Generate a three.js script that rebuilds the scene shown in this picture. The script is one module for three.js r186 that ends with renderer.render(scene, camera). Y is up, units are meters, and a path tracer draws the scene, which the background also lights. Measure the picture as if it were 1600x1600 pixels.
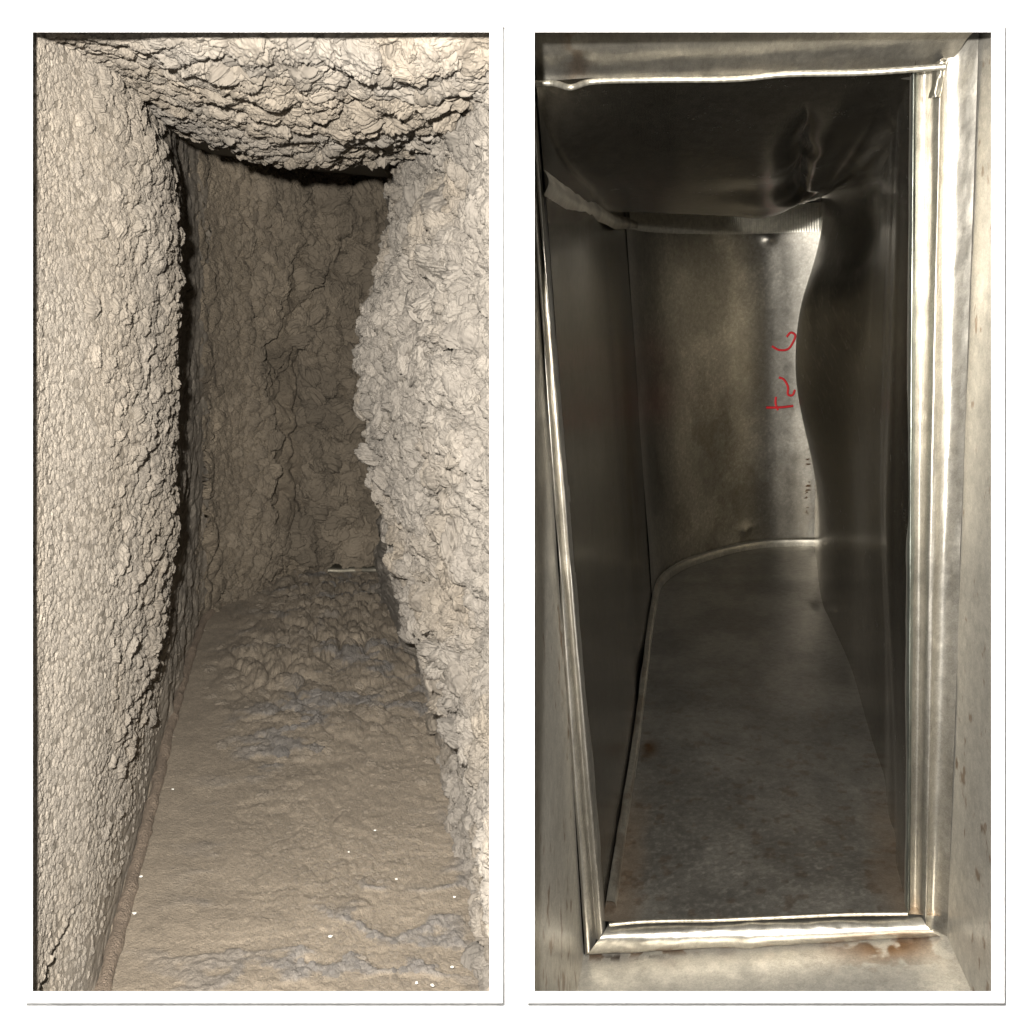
import * as THREE from 'three';
import { mergeVertices } from 'three/addons/utils/BufferGeometryUtils.js';
import { RectAreaLightUniformsLib } from 'three/addons/lights/RectAreaLightUniformsLib.js';

// ---------- camera, light, exposure ----------
const W = 0.64, DIST = 0.64;                       // the board shows 0.64 m of wall, seen from 0.64 m
const scene = new THREE.Scene();
const camera = new THREE.PerspectiveCamera(2 * Math.atan(0.5 * W / DIST) * 180 / Math.PI, 1, 0.02, 20);
camera.position.set(0, 0, DIST);
camera.lookAt(0, 0, 0);
scene.background = new THREE.Color().setRGB(0.20, 0.195, 0.187);   // the pale room round the photographer
const renderer = new THREE.WebGLRenderer({ antialias: true });
renderer.toneMapping = THREE.LinearToneMapping;
renderer.toneMappingExposure = 1.0;
renderer.shadowMap.enabled = true;

const FLASH = [-0.040, 0.050, 0.655];
const flash = new THREE.PointLight(new THREE.Color().setRGB(1.0, 0.965, 0.91), 9.0);
flash.position.set(...FLASH); flash.castShadow = true; flash.shadow.radius = 0.45;
flash.shadow.mapSize.set(2048, 2048); flash.shadow.camera.near = 0.02; flash.shadow.camera.far = 6;
scene.add(flash);
RectAreaLightUniformsLib.init();
const FILL_PANEL = [-0.55, 0.55, 0.95];                   // added soft fill light, unseen, up and left behind the camera
const fillLight = new THREE.RectAreaLight(new THREE.Color().setRGB(1.0, 0.97, 0.93), 4, 0.55, 0.55);
fillLight.position.set(...FILL_PANEL); fillLight.lookAt(0.05, 0, -0.3); scene.add(fillLight);

// ---------- helpers ----------
const { clamp, lerp, smoothstep } = THREE.MathUtils;
const ss = (a, b, x) => { const t = clamp((x - a) / (b - a), 0, 1); return t * t * (3 - 2 * t); };
const gauss = (x, s) => Math.exp(-(x / s) * (x / s));
let seed = 7;
const rnd = () => { seed = (seed * 1664525 + 1013904223) >>> 0; return seed / 4294967296; };
function hash(x, y, k) { let h = Math.imul(x, 374761393) + Math.imul(y, 668265263) + Math.imul(k, 2147483647 - 1274126177); h = Math.imul(h ^ (h >>> 13), 1274126177); h ^= h >>> 16; return (h >>> 0) / 4294967296; }
function vnoise(x, y, k = 0) {
  const ix = Math.floor(x), iy = Math.floor(y), fx = x - ix, fy = y - iy, u = fx * fx * fx * (fx * (fx * 6 - 15) + 10), v = fy * fy * fy * (fy * (fy * 6 - 15) + 10);
  return lerp(lerp(hash(ix, iy, k), hash(ix + 1, iy, k), u), lerp(hash(ix, iy + 1, k), hash(ix + 1, iy + 1, k), u), v) * 2 - 1;
}
function fbm(x, y, o = 4, k = 0) { let s = 0, a = 0.5; for (let i = 0; i < o; i++) { s += a * vnoise(x, y, k + i * 17); x = x * 2.03 + 3.1; y = y * 2.03 + 1.7; a *= 0.5; } return s; }
const cell = [0, 0, 0];                            // F1, F2, the nearest cell's number
function worley(x, y, k) {
  const ix = Math.floor(x), iy = Math.floor(y); let a = 9, b = 9, id = 0;
  for (let j = -1; j < 2; j++) for (let i = -1; i < 2; i++) {
    const cx = ix + i, cy = iy + j, dx = cx + hash(cx, cy, k) - x, dy = cy + hash(cx, cy, k + 1) - y, d = dx * dx + dy * dy;
    if (d < a) { b = a; a = d; id = hash(cx, cy, k + 2); } else if (d < b) b = d;
  }
  cell[0] = Math.sqrt(a); cell[1] = Math.sqrt(b); cell[2] = id; return cell;
}
// crumbly plates: domed cells of uneven height parted by ragged cracks, 0..1
function plates(a, b, size, k, ragged = 0.35, crack = 0.22) {
  const x = a / size + ragged * fbm(a / size * 1.7, b / size * 1.7, 4, k + 50) * 2, y = b / size + ragged * fbm(a / size * 1.7 + 9, b / size * 1.7 + 4, 4, k + 90) * 2;
  const [f1, f2, id] = worley(x, y, k);
  return ss(0, crack, f2 - f1) * (0.35 + 0.65 * id) * (0.62 + 0.38 * Math.sqrt(Math.max(0, 1 - f1 * f1)));
}
// rounded lumps packed together, with narrow dark clefts, 0..1
function lumps(a, b, size, k, ragged = 0.1, steep = 0.45) {
  const x = a / size + ragged * fbm(a / size * 1.3, b / size * 1.3, 2, k + 50) * 2 + 0.03 * fbm(a / size * 5, b / size * 5, 2, k + 60), y = b / size + ragged * fbm(a / size * 1.3 + 9, b / size * 1.3 + 4, 2, k + 90) * 2 + 0.03 * fbm(a / size * 5 + 3, b / size * 5, 2, k + 70);
  const [f1, f2, id] = worley(x, y, k);
  return Math.pow(ss(0, 0.42, f2 - f1), steep) * (0.70 + 0.30 * id) * (0.45 + 0.55 * Math.max(0, 1 - f1 * f1));
}
// round nodules that sit apart or run into one another, with smaller ones on them, like cauliflower, in units of size
function nodules(a, b, size, k, octaves = 3, gain = 0.5) {
  let h = 0, amp = 1, sz = size;
  for (let o = 0; o < octaves; o++) {
    const wx = 0.22 * fbm(a / sz * 0.9, b / sz * 0.9, 2, k + 40 + o), wy = 0.22 * fbm(a / sz * 0.9 + 5, b / sz * 0.9 + 2, 2, k + 45 + o), [f1, , id] = worley(a / sz + wx * 2, b / sz + wy * 2, k + o * 5), r = 0.55 + 0.35 * id;
    h += amp * (0.55 + 0.45 * id) * Math.pow(Math.max(0, 1 - (f1 / r) * (f1 / r)), 0.8) * r; amp *= gain; sz *= 0.47;
  }
  return h * size;
}
// layered crust with ragged broken edges: terraces along the levels of a rough noise, 0..1, and how near the broken edge is
const crust = [0, 0];
function terraces(a, b, k, n) {
  const v = (fbm(a, b, 5, k) * 1.5 + 0.5) * n + 0.10 * fbm(a * 9, b * 9, 3, k + 9), f = v - Math.floor(v);
  crust[0] = (Math.floor(v) + ss(0, 0.10, f)) / n; crust[1] = ss(0.86, 0.97, f) + (1 - ss(0.0, 0.10, f)); return crust;
}
// deep narrow clefts along some of the borders between lumps, 0..1
function clefts(a, b, size, k, width) {
  const [f1, f2] = worley(a / size + 0.35 * fbm(a / size * 1.5, b / size * 1.5, 4, k + 5) * 2, b / size + 0.35 * fbm(a / size * 1.5 + 7, b / size * 1.5, 4, k + 8) * 2, k);
  return (1 - ss(0, width, f2 - f1)) * ss(-0.05, 0.12, fbm(a * 14, b * 14, 2, k + 31));
}
// scales that overlap like shingles: a slow rise along b, a ragged drop
function shingles(a, b, size, k) {
  const w = b / size + 1.1 * fbm(a / size * 0.8, b / size * 0.45, 5, k) * 2 + 0.25 * fbm(a / size * 4, b / size * 4, 3, k + 7);
  const f = w - Math.floor(w);
  return f < 0.72 ? Math.pow(f / 0.72, 0.8) : 1 - ss(0.72, 1, f);
}
function canvasTexture(n, paint, srgb) {
  const data = new Uint8Array(n * n * 4);
  for (let y = 0; y < n; y++) for (let x = 0; x < n; x++) { const c = paint(x, y), o = (y * n + x) * 4; data[o] = clamp(c[0], 0, 1) * 255; data[o + 1] = clamp(c[1], 0, 1) * 255; data[o + 2] = clamp(c[2], 0, 1) * 255; data[o + 3] = 255; }
  const t = new THREE.DataTexture(data, n, n);
  t.wrapS = t.wrapT = THREE.RepeatWrapping; t.magFilter = THREE.LinearFilter; t.minFilter = THREE.LinearMipmapLinearFilter; t.generateMipmaps = true;
  if (srgb) t.colorSpace = THREE.SRGBColorSpace;
  t.needsUpdate = true; return t;
}
const sized = (t, metres, my = metres) => { const c = t.clone(); c.repeat.set(1 / metres, 1 / my); c.needsUpdate = true; return c; };
// tiling noise: value noise on a wrapped lattice
function tnoise(x, y, n, period, k) {
  const fx = x / n * period, fy = y / n * period, ix = Math.floor(fx), iy = Math.floor(fy), u0 = fx - ix, v0 = fy - iy, u = u0 * u0 * (3 - 2 * u0), v = v0 * v0 * (3 - 2 * v0), m = (q) => ((q % period) + period) % period;
  return lerp(lerp(hash(m(ix), m(iy), k), hash(m(ix + 1), m(iy), k), u), lerp(hash(m(ix), m(iy + 1), k), hash(m(ix + 1), m(iy + 1), k), u), v);
}

function tcell(x, y, n, period, k) {                // tiling cells, each of one value: the crystals of a zinc coat
  const fx = x / n * period, fy = y / n * period, ix = Math.floor(fx), iy = Math.floor(fy), m = (q) => ((q % period) + period) % period; let best = 9, id = 0;
  for (let j = -1; j < 2; j++) for (let i = -1; i < 2; i++) { const cx = m(ix + i), cy = m(iy + j), dx = ix + i + hash(cx, cy, k) - fx, dy = iy + j + hash(cx, cy, k + 1) - fy, d = dx * dx + dy * dy; if (d < best) { best = d; id = hash(cx, cy, k + 2); } }
  return id;
}

// ---------- materials ----------
const grainTex = canvasTexture(1024, (x, y) => { const v = 0.35 * tnoise(x, y, 1024, 64, 1) + 0.35 * tnoise(x, y, 1024, 150, 2) + 0.3 * tnoise(x, y, 1024, 340, 3); return [v, v, v]; });
const fuzzTex = canvasTexture(1024, (x, y) => { const v = 0.72 + 0.28 * (0.25 * tnoise(x, y, 1024, 33, 4) + 0.35 * tnoise(x, y, 1024, 100, 5) + 0.4 * tnoise(x, y, 1024, 400, 6)); return [v, v * 0.995, v * 0.985]; }, true);
const dustMat = new THREE.MeshStandardMaterial({ name: 'dust', color: 0xffffff, vertexColors: true, roughness: 1, metalness: 0, map: sized(fuzzTex, 0.11), bumpMap: sized(grainTex, 0.12), bumpScale: 0.0042 });
dustMat.roughness = 0.97;
const crumbMat = dustMat.clone(); crumbMat.name = 'crumb_dust'; crumbMat.vertexColors = false; crumbMat.map = null; crumbMat.bumpMap = null;
const softDustMat = dustMat.clone(); softDustMat.name = 'soft_dust'; softDustMat.bumpScale = 0.0012;
const spangleRough = canvasTexture(1024, (x, y) => { const v = 0.62 + 0.12 * tnoise(x, y, 1024, 9, 11) + 0.07 * tcell(x, y, 1024, 44, 14) + 0.06 * tnoise(x, y, 1024, 40, 12) + 0.12 * tnoise(x, y, 1024, 300, 13); return [v, v, v]; });
const spangleTint = canvasTexture(1024, (x, y) => { const v = 0.74 + 0.06 * tcell(x, y, 1024, 40, 24) + 0.05 * tnoise(x, y, 1024, 30, 21) + 0.07 * tnoise(x, y, 1024, 160, 22) + 0.1 * tnoise(x, y, 1024, 420, 23); return [v, v * 0.99, v * 0.965]; }, true);
const streakTex = canvasTexture(1024, (x, y) => { const v = 0.5 * tnoise(x, y, 1024, 500, 31) + 0.5 * tnoise(x, y * 0.06, 1024, 300, 32); return [v, v, v]; });
function metal(name, rough, o = {}) {
  return new THREE.MeshStandardMaterial({ name, color: 0xffffff, vertexColors: true, metalness: 1, roughness: rough, roughnessMap: sized(spangleRough, 0.23), map: sized(spangleTint, 0.2), bumpMap: sized(streakTex, 0.16), bumpScale: 0.00003, ...o });
}
const galvMat = metal('galvanised_steel', 0.27);
const floorMat = metal('worn_galvanised_steel', 0.52, { metalness: 0.92 });
const ceilingMat = metal('crumpled_galvanised_steel', 0.30);
const bowedMat = metal('bowed_galvanised_steel', 0.30);
const heelMat = metal('mottled_galvanised_steel', 0.45);
const rimMat = metal('folded_steel', 0.5, { metalness: 0.95 });
const collarMat = metal('dull_galvanised_steel', 0.52, { metalness: 0.75 });
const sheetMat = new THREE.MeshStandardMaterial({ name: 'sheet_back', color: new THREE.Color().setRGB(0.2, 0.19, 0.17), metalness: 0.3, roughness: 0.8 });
const whiteMat = new THREE.MeshStandardMaterial({ name: 'white_card', color: new THREE.Color().setRGB(0.86, 0.86, 0.86), roughness: 0.95 });
const boardMat = new THREE.MeshStandardMaterial({ name: 'white_board', color: new THREE.Color().setRGB(0.84, 0.84, 0.84), roughness: 0.95 });
const redMat = new THREE.MeshStandardMaterial({ name: 'red_marker', color: new THREE.Color().setRGB(0.62, 0.012, 0.02), roughness: 0.6 });
const chipMat = new THREE.MeshStandardMaterial({ name: 'white_flake', color: new THREE.Color().setRGB(0.85, 0.82, 0.74), roughness: 0.9 });

// ---------- mesh builders ----------
// a grid over (u, v): P gives [x, y, depth, along, across] in the duct's own axes, H the relief and colour; the relief grows to the side that "side" names
function surface(name, material, parent, nu, nv, P, H, side = 1, label) {
  const n = (nu + 1) * (nv + 1), pos = new Float32Array(n * 3), uv = new Float32Array(n * 2), col = new Float32Array(n * 3), base = new Float32Array(n * 3), out = [0, 0, 0, 0];
  for (let j = 0, i = 0; j <= nv; j++) for (let k = 0; k <= nu; k++, i++) { const p = P(k / nu, j / nv); base[i * 3] = p[0]; base[i * 3 + 1] = p[1]; base[i * 3 + 2] = -p[2]; uv[i * 2] = p[3]; uv[i * 2 + 1] = p[4]; }
  const at = (k, j, c) => base[(clamp(j, 0, nv) * (nu + 1) + clamp(k, 0, nu)) * 3 + c];
  for (let j = 0, i = 0; j <= nv; j++) for (let k = 0; k <= nu; k++, i++) {
    const e = [0, 1, 2].map((c) => at(k + 1, j, c) - at(k - 1, j, c)), f = [0, 1, 2].map((c) => at(k, j + 1, c) - at(k, j - 1, c));
    let nx = e[1] * f[2] - e[2] * f[1], ny = e[2] * f[0] - e[0] * f[2], nz = e[0] * f[1] - e[1] * f[0]; const l = side / (Math.hypot(nx, ny, nz) || 1);
    H(k / nu, j / nv, base[i * 3], base[i * 3 + 1], -base[i * 3 + 2], uv[i * 2], uv[i * 2 + 1], out);
    pos[i * 3] = base[i * 3] + nx * l * out[0]; pos[i * 3 + 1] = base[i * 3 + 1] + ny * l * out[0]; pos[i * 3 + 2] = base[i * 3 + 2] + nz * l * out[0];
    col[i * 3] = out[1]; col[i * 3 + 1] = out[2]; col[i * 3 + 2] = out[3];
  }
  const index = new Uint32Array(nu * nv * 6);
  for (let j = 0, o = 0; j < nv; j++) for (let k = 0; k < nu; k++) { const a = j * (nu + 1) + k, b = a + 1, c = a + nu + 1, d = c + 1; if (side > 0) { index[o++] = a; index[o++] = b; index[o++] = d; index[o++] = a; index[o++] = d; index[o++] = c; } else { index[o++] = a; index[o++] = d; index[o++] = b; index[o++] = a; index[o++] = c; index[o++] = d; } }
  const g = new THREE.BufferGeometry();
  g.setAttribute('position', new THREE.BufferAttribute(pos, 3)); g.setAttribute('uv', new THREE.BufferAttribute(uv, 2)); g.setAttribute('color', new THREE.BufferAttribute(col, 3));
  g.setIndex(new THREE.BufferAttribute(index, 1)); g.computeVertexNormals();
  return mesh(name, g, material, parent, label);
}
function mesh(name, g, material, parent, label) {
  const m = new THREE.Mesh(g, material); m.name = name; m.castShadow = m.receiveShadow = true;
  if (label) m.userData.label = label;
  (parent || scene).add(m); return m;
}
// crumbs of dust that cling to a crust: a few rough shapes, laid over the crust's own surface, far too many to count
const crumbShapes = [];
function crumbShape(k) {
  if (!crumbShapes[k]) {
    const g = mergeVertices(new THREE.IcosahedronGeometry(1, 20).deleteAttribute('normal').deleteAttribute('uv')), q = g.attributes.position, uv = new Float32Array(q.count * 2);
    for (let i = 0; i < q.count; i++) {
      const x = q.getX(i), y = q.getY(i), z = q.getZ(i), n = (f, o) => fbm(x * f + z * f * 0.7 + k * 13, y * f - z * f * 0.6 + o, 2, 900 + k);
      const r = 1 + 0.40 * n(1.3, 0) + 0.30 * n(3.1, 5) + 0.16 * n(8, 9) + 0.09 * n(17, 3) + 0.05 * n(36, 8);
      q.setXYZ(i, x * r, y * r, z * r); uv[i * 2] = (x + z * 0.5) * 0.012; uv[i * 2 + 1] = (y - z * 0.5) * 0.012;
    }
    g.setAttribute('uv', new THREE.BufferAttribute(uv, 2)); g.computeVertexNormals(); crumbShapes[k] = g;
  }
  return crumbShapes[k];
}
function crumbs(crust, parent, material, count, choose, label) {
  const q = crust.geometry.attributes.position, nn = crust.geometry.attributes.normal, cc = crust.geometry.attributes.color, kinds = 4, lists = Array.from({ length: kinds }, () => []);
  const o = new THREE.Object3D(), p = new THREE.Vector3(), n = new THREE.Vector3(), wp = new THREE.Vector3(), root = crust, out = [0, 0, 0, 0]; root.updateWorldMatrix(true, false);
  for (let t = 0, made = 0; t < count * 12 && made < count; t++) {
    const i = Math.floor(rnd() * q.count); p.fromBufferAttribute(q, i); n.fromBufferAttribute(nn, i);
    if (!choose(p.x, p.y, -p.z, out)) continue;              // out: size, flatness, how deep it sits
    const r = out[0], w = root.localToWorld(wp.copy(p)); if (w.z + r > -0.039 || w.x / (DIST - w.z) * DIST + r * 1.3 > px(812)) continue;   // stay behind the board and clear of the next duct
    made++;
    o.position.copy(p).addScaledVector(n, -r * out[2]); o.up.set(rnd() - 0.5, rnd() - 0.5, rnd() - 0.5); o.lookAt(p.x + n.x * 2, p.y + n.y * 2, p.z + n.z * 2); o.position.copy(p).addScaledVector(n, -r * out[2]); o.rotateZ(rnd() * 6.28);
    o.scale.set(r * (0.8 + 0.4 * rnd()), r * (0.8 + 0.4 * rnd()), r * out[1]); o.updateMatrix();
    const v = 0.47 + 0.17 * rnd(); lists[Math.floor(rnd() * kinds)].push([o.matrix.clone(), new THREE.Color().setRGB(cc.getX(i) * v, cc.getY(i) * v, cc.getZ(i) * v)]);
  }
  lists.forEach((list, k) => {
    const m = new THREE.InstancedMesh(crumbShape(k), material, list.length); m.name = 'dust_crumbs'; m.userData.kind = 'stuff'; m.castShadow = m.receiveShadow = true;
    list.forEach(([a, c], i) => { m.setMatrixAt(i, a); m.setColorAt(i, c); });
    parent.add(m);
  });
}
function curve(points) {                            // plan or profile curve, by its length
  const c = new THREE.CatmullRomCurve3(points.map((p) => new THREE.Vector3(p[0], p[1], p[2] || 0)), false, 'centripetal'), N = 400, pts = c.getPoints(N), len = [0];
  for (let i = 1; i <= N; i++) len.push(len[i - 1] + pts[i].distanceTo(pts[i - 1]));
  const total = len[N], v = new THREE.Vector3();
  return { total, at(s) { s = clamp(s, 0, total); let lo = 0, hi = N; while (hi - lo > 1) { const m = (lo + hi) >> 1; if (len[m] <= s) lo = m; else hi = m; } return v.lerpVectors(pts[lo], pts[hi], (s - len[lo]) / (len[hi] - len[lo] || 1)).clone(); } };
}
const table = (rows) => (x) => { if (x <= rows[0][0]) return rows[0][1]; for (let i = 1; i < rows.length; i++) if (x <= rows[i][0]) { const t = (x - rows[i - 1][0]) / (rows[i][0] - rows[i - 1][0]); return lerp(rows[i - 1][1], rows[i][1], t * t * (3 - 2 * t)); } return rows[rows.length - 1][1]; };
function ductFrame(name, towards, origin, scale, label, category) {     // a Group at the duct's mouth; x right, y up, -z into the duct
  const A = new THREE.Vector3(...towards).normalize(), R = new THREE.Vector3().crossVectors(A, new THREE.Vector3(0, 1, 0)).normalize(), U = new THREE.Vector3().crossVectors(R, A);
  const g = new THREE.Group(); g.name = name; g.matrixAutoUpdate = true;
  g.quaternion.setFromRotationMatrix(new THREE.Matrix4().makeBasis(R, U, A.clone().negate()));
  g.position.set(origin[0], origin[1], DIST + origin[2]); g.scale.setScalar(scale); g.userData = { label, category }; scene.add(g);
  // how far along the duct the plane just behind the board lies, for a line at (x, y)
  g.mouth = (x, y, back = 0.038) => (-back - g.position.z - scale * (x * R.z + y * U.z)) / (scale * A.z);
  // a point of the window's edge on the plane just behind the board, in the duct's axes
  g.edge = (wx, wy, back = 0.038) => { const p = g.worldToLocal(new THREE.Vector3(wx * (DIST + back) / DIST, wy * (DIST + back) / DIST, -back)); return [p.x, p.y, -p.z]; };
  return g;
}

// ---------- the white board and the two white frames ----------
const px = (x) => (x - 800) * 0.0004, py = (y) => (800 - y) * 0.0004;
function plateWithHoles(name, outer, holes, z, thick, flare, material) {
  const shape = new THREE.Shape(); const [a, b, c, d] = outer; shape.moveTo(a, b); shape.lineTo(c, b); shape.lineTo(c, d); shape.lineTo(a, d); shape.closePath();
  for (const [e, f, g, h] of holes) { const p = new THREE.Path(); p.moveTo(e, f); p.lineTo(e, h); p.lineTo(g, h); p.lineTo(g, f); p.closePath(); shape.holes.push(p); }
  const g = new THREE.ExtrudeGeometry(shape, { depth: thick, bevelEnabled: false }); g.translate(0, 0, z - thick);
  const q = g.attributes.position;                  // the cut edge of each hole slopes away from the front
  for (let i = 0; i < q.count; i++) if (q.getZ(i) < z - thick / 2) for (const [e, f, gg, h] of holes) { const x = q.getX(i), y = q.getY(i); if (x > e - 1e-6 && x < gg + 1e-6 && y > f - 1e-6 && y < h + 1e-6) { q.setXY(i, x + (x > (e + gg) / 2 ? flare : -flare), y + (y > (f + h) / 2 ? flare : -flare)); } }
  g.computeVertexNormals();
  return mesh(name, g, material, null);
}
const windows = [[51, 50, 765, 1549], [835, 50, 1549, 1549]], GAP = 0.034;
const board = plateWithHoles('backdrop', [-0.6, -0.6, 0.6, 0.6], windows.map(([a, b, c, d]) => [px(a) * 1.0535 - 0.0012, py(d) * 1.0535 - 0.0012, px(c) * 1.0535 + 0.0012, py(b) * 1.0535 + 0.0012]), -GAP, 0.003, 0.003, boardMat);
board.userData.kind = 'structure';
[[35, 35, 784.5, 1567, 0, 'white rectangular frame around the dusty duct, left one of two'], [820, 35, 1569, 1567, 1, 'white rectangular frame around the clean metal duct, right one of two']].forEach(([a, b, c, d, i, label]) => {
  const w = windows[i], f = plateWithHoles('picture_frame', [px(a), py(d), px(c), py(b)], [[px(w[0]), py(w[3]), px(w[2]), py(w[1])]], 0, 0.0012, 0.0014, whiteMat);
  if (i) f.name = 'picture_frame_001';
  f.userData = { label, category: 'frame', group: 'white frames round the duct openings' };
});

// a plain sheet, for the metal behind the dust and the added outer shells that keep light out
function boxSheet(name, parent, x0, x1, y0, y1, d0, d1, material) { const g = new THREE.BoxGeometry(x1 - x0, y1 - y0, d1 - d0); g.translate((x0 + x1) / 2, (y0 + y1) / 2, -(d0 + d1) / 2); return mesh(name, g, material, parent); }

// ---------- the dusty duct ----------
const dirty = ductFrame('air_duct', [-365, 370, -1600], [(420 - 800) / 1600 * 0.8, (800 - 770) / 1600 * 0.8, -0.8], 0.8 / 0.76, 'duct caked inside with thick grey brown dust, before cleaning', 'duct');
const farther = (d0, d1, v, z0) => { const a = 1 / z0, b = 1 / (z0 + d1 - d0); return d0 + 1 / lerp(a, b, v) - z0; };   // rows closer together near the mouth
const brown = (out, v) => { out[1] = 0.40 * v; out[2] = 0.33 * v; out[3] = 0.245 * v; };  // dust of the far bend; low values paint in the shade of its depth
const tone = (out, v, grey) => { out[1] = lerp(0.395, 0.380, grey) * v; out[2] = lerp(0.338, 0.340, grey) * v; out[3] = lerp(0.268, 0.290, grey) * v; };
const FLOOR_L = -0.395;
const sideLimit = (y, d) => Math.min(0.150 + 0.25 * (d - dirty.mouth(0.15, y, 0.038)), 0.186 - 0.016 * ss(-0.1, 0.3, y));   // the right wall leans out from the mouth, clear of the next duct
const lPlan = curve([[-0.136, -0.3], [-0.134, 0], [-0.131, 0.25], [-0.130, 0.536], [-0.123, 0.80], [-0.110, 0.925], [-0.064, 1.028], [0.013, 1.102], [0.10, 1.140], [0.17, 1.150], [0.26, 1.152]]);
const wallEnd = 1.10;                               // length along the plan at which the near wall gives way to the heel
const bulgeY = table([[-0.42, 0], [-0.33, 0.0], [-0.27, 0.08], [-0.2, 0.42], [-0.1, 0.80], [0.05, 1.0], [0.2, 1.2], [0.24, 1.2], [0.31, 0.55]]);
{
  const L = dirty;
  // near side wall: swells into the duct, then falls back
  const wall = boxSheet('side_wall', L, -0.162, -0.160, -0.42, 0.39, 0.07, 0.9, sheetMat); wall.userData.label = 'left side wall of the dusty duct';
  const leftCrust = surface('dust_crust', softDustMat, wall, 640, 430, (u, v) => {
    const y = lerp(FLOOR_L - 0.01, 0.37, u), sw = lPlan.total, d0 = L.mouth(-0.15, y, 0.038);
    const d = v < 0.78 ? farther(d0, 0.40, v / 0.78, 0.66) : lerp(0.40, 1.0, (v - 0.78) / 0.22), s = d + 0.3, p = lPlan.at(s);
    const swell = 0.027 * bulgeY(y) * (d < 0.33 ? gauss(d - 0.33, 0.30) : gauss(d - 0.33, 0.30)), open = -0.10 * Math.max(0, -d - 0.02);
    const e = L.edge(px(49), clamp((y + 0.02) * 1.02, -0.5, 0.5)), k = 1 - ss(0, 0.16, d - d0), x = p.x + swell + open - 0.010 * ss(0.1, -0.1, d) * ss(-0.2, 0.2, y);
    return [lerp(x, e[0] - 0.01 * (y < -0.3 ? 1 : 0), k * ss(-0.42, -0.25, y)), y, p.y, d, y];
  }, (u, v, x, y, d, a, b, out) => {
    const lump = ss(0.03, 0.20, d) * ss(-0.36, -0.22, y + 0.05 * fbm(a * 12, b * 12, 2, 3)), far = ss(0.36, 0.5, d);
    const A = a * 0.30, big = ss(0.0, 0.2, fbm(a * 6, b * 9, 2, 77));
    const g = (lumps(A, b, 0.011, 103, 0.1, 0.8) * 0.0012 + 0.0004 * fbm(A * 150, b * 150, 2, 104)) * (0.55 + 0.45 * ss(-0.1, 0.14, d)) + fbm(a * 60, b * 60, 3, 9) * 0.0006;
    const c = lumps(A, b, 0.012, 111, 0.1, 0.8) * 0.0020 + lumps(A, b * 0.85, 0.022, 115, 0.16, 0.8) * 0.0040 * ss(-0.15, 0.1, fbm(a * 7, b * 12, 2, 75)) + lumps(A, b * 0.75, 0.036, 121, 0.18, 0.8) * 0.0060 * big;
    const f = nodules(a * 0.7, b * 0.8, 0.03, 131, 3) * 0.2;
    out[0] = g * (1 - 0.5 * far) + c * lump * (1 - far) + f * far + 0.004 * fbm(a * 7, b * 7, 2, 55);
    tone(out, 1.06 + 0.10 * fbm(a * 18, b * 18, 3, 66), 0.3 + 0.3 * ss(-0.3, 0.3, fbm(a * 10, b * 10, 3, 88)));
  }, -1);

  crumbs(leftCrust, wall, crumbMat, 15000, (x, y, d, out) => {
    if (d > 0.42 || d < -0.2 || y < -0.385) return false;
    const zone = ss(0.02, 0.2, d + 0.05 * fbm(y * 12, d * 9, 2, 3)) * ss(-0.33, -0.18, y), big = rnd() < 0.16 * zone;
    if (rnd() > ss(-0.39, -0.3, y)) return false;
    out[0] = (big ? 0.0042 + 0.0055 * rnd() * rnd() : 0.0020 + 0.0018 * rnd() * (0.6 + zone)); out[1] = 0.75; out[2] = big ? 0.1 : 0.38 - 0.2 * zone; return true;
  });

  // ceiling: hangs down in a belly whose edge hides the duct beyond
  const ceil = boxSheet('ceiling_panel', L, -0.16, 0.225, 0.40, 0.402, 0.06, 1.3, sheetMat);
  const sag = table([[-0.16, -0.02], [-0.12, -0.014], [-0.09, -0.004], [0.0, 0.013], [0.06, 0.012], [0.12, 0.002], [0.2, -0.006]]);
  const ceilCrust = surface('dust_crust', dustMat, ceil, 560, 330, (u, v) => {
    const x0 = lerp(-0.165, 0.2, u), d0 = L.mouth(x0, 0.33, 0.038), d = farther(d0, v < 0.9 ? 0.52 : 0.52 + (v - 0.9) * 4, v < 0.9 ? v / 0.9 : 1, 0.68), x = lerp(-0.165, sideLimit(0.33, d) + 0.012 + 0.03 * ss(0.1, 0.4, d), u);
    const y = lerp(0.309, 0.300 - sag(x), ss(-0.08, 0.40, d)) + 0.07 * ss(0.42, 0.9, d);
    const e = L.edge(0, py(49)), ex = L.edge(px(400), py(49)), ye = ex[1] + (x - ex[0]) * (e[1] - ex[1]) / (e[0] - ex[0]);
    return [x, lerp(y, ye + 0.004, 1 - ss(0, 0.13, d - d0)), d, x, d];
  }, (u, v, x, y, d, a, b, out) => {
    const amp = 0.4 + 0.6 * ss(-0.13, 0.0, x), r = ss(-0.02, 0.15, x);
    const B = b * 0.34, t = lumps(a, B, 0.011, 221, 0.14, 0.7) * 0.0030 + lumps(a, B, 0.021, 211, 0.18, 0.7) * 0.0055 * ss(-0.15, 0.1, fbm(a * 9, b * 4, 2, 215) + 0.1 * r) + lumps(a, B, 0.040, 217, 0.2, 0.8) * 0.009 * ss(0.0, 0.2, fbm(a * 7 + 3, b * 3, 2, 219) + 0.18 * r) + shingles(a, B, 0.030, 201) * 0.003 + 0, fade = ss(0, 0.03, b - L.mouth(x, 0.33, 0.038));
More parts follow.
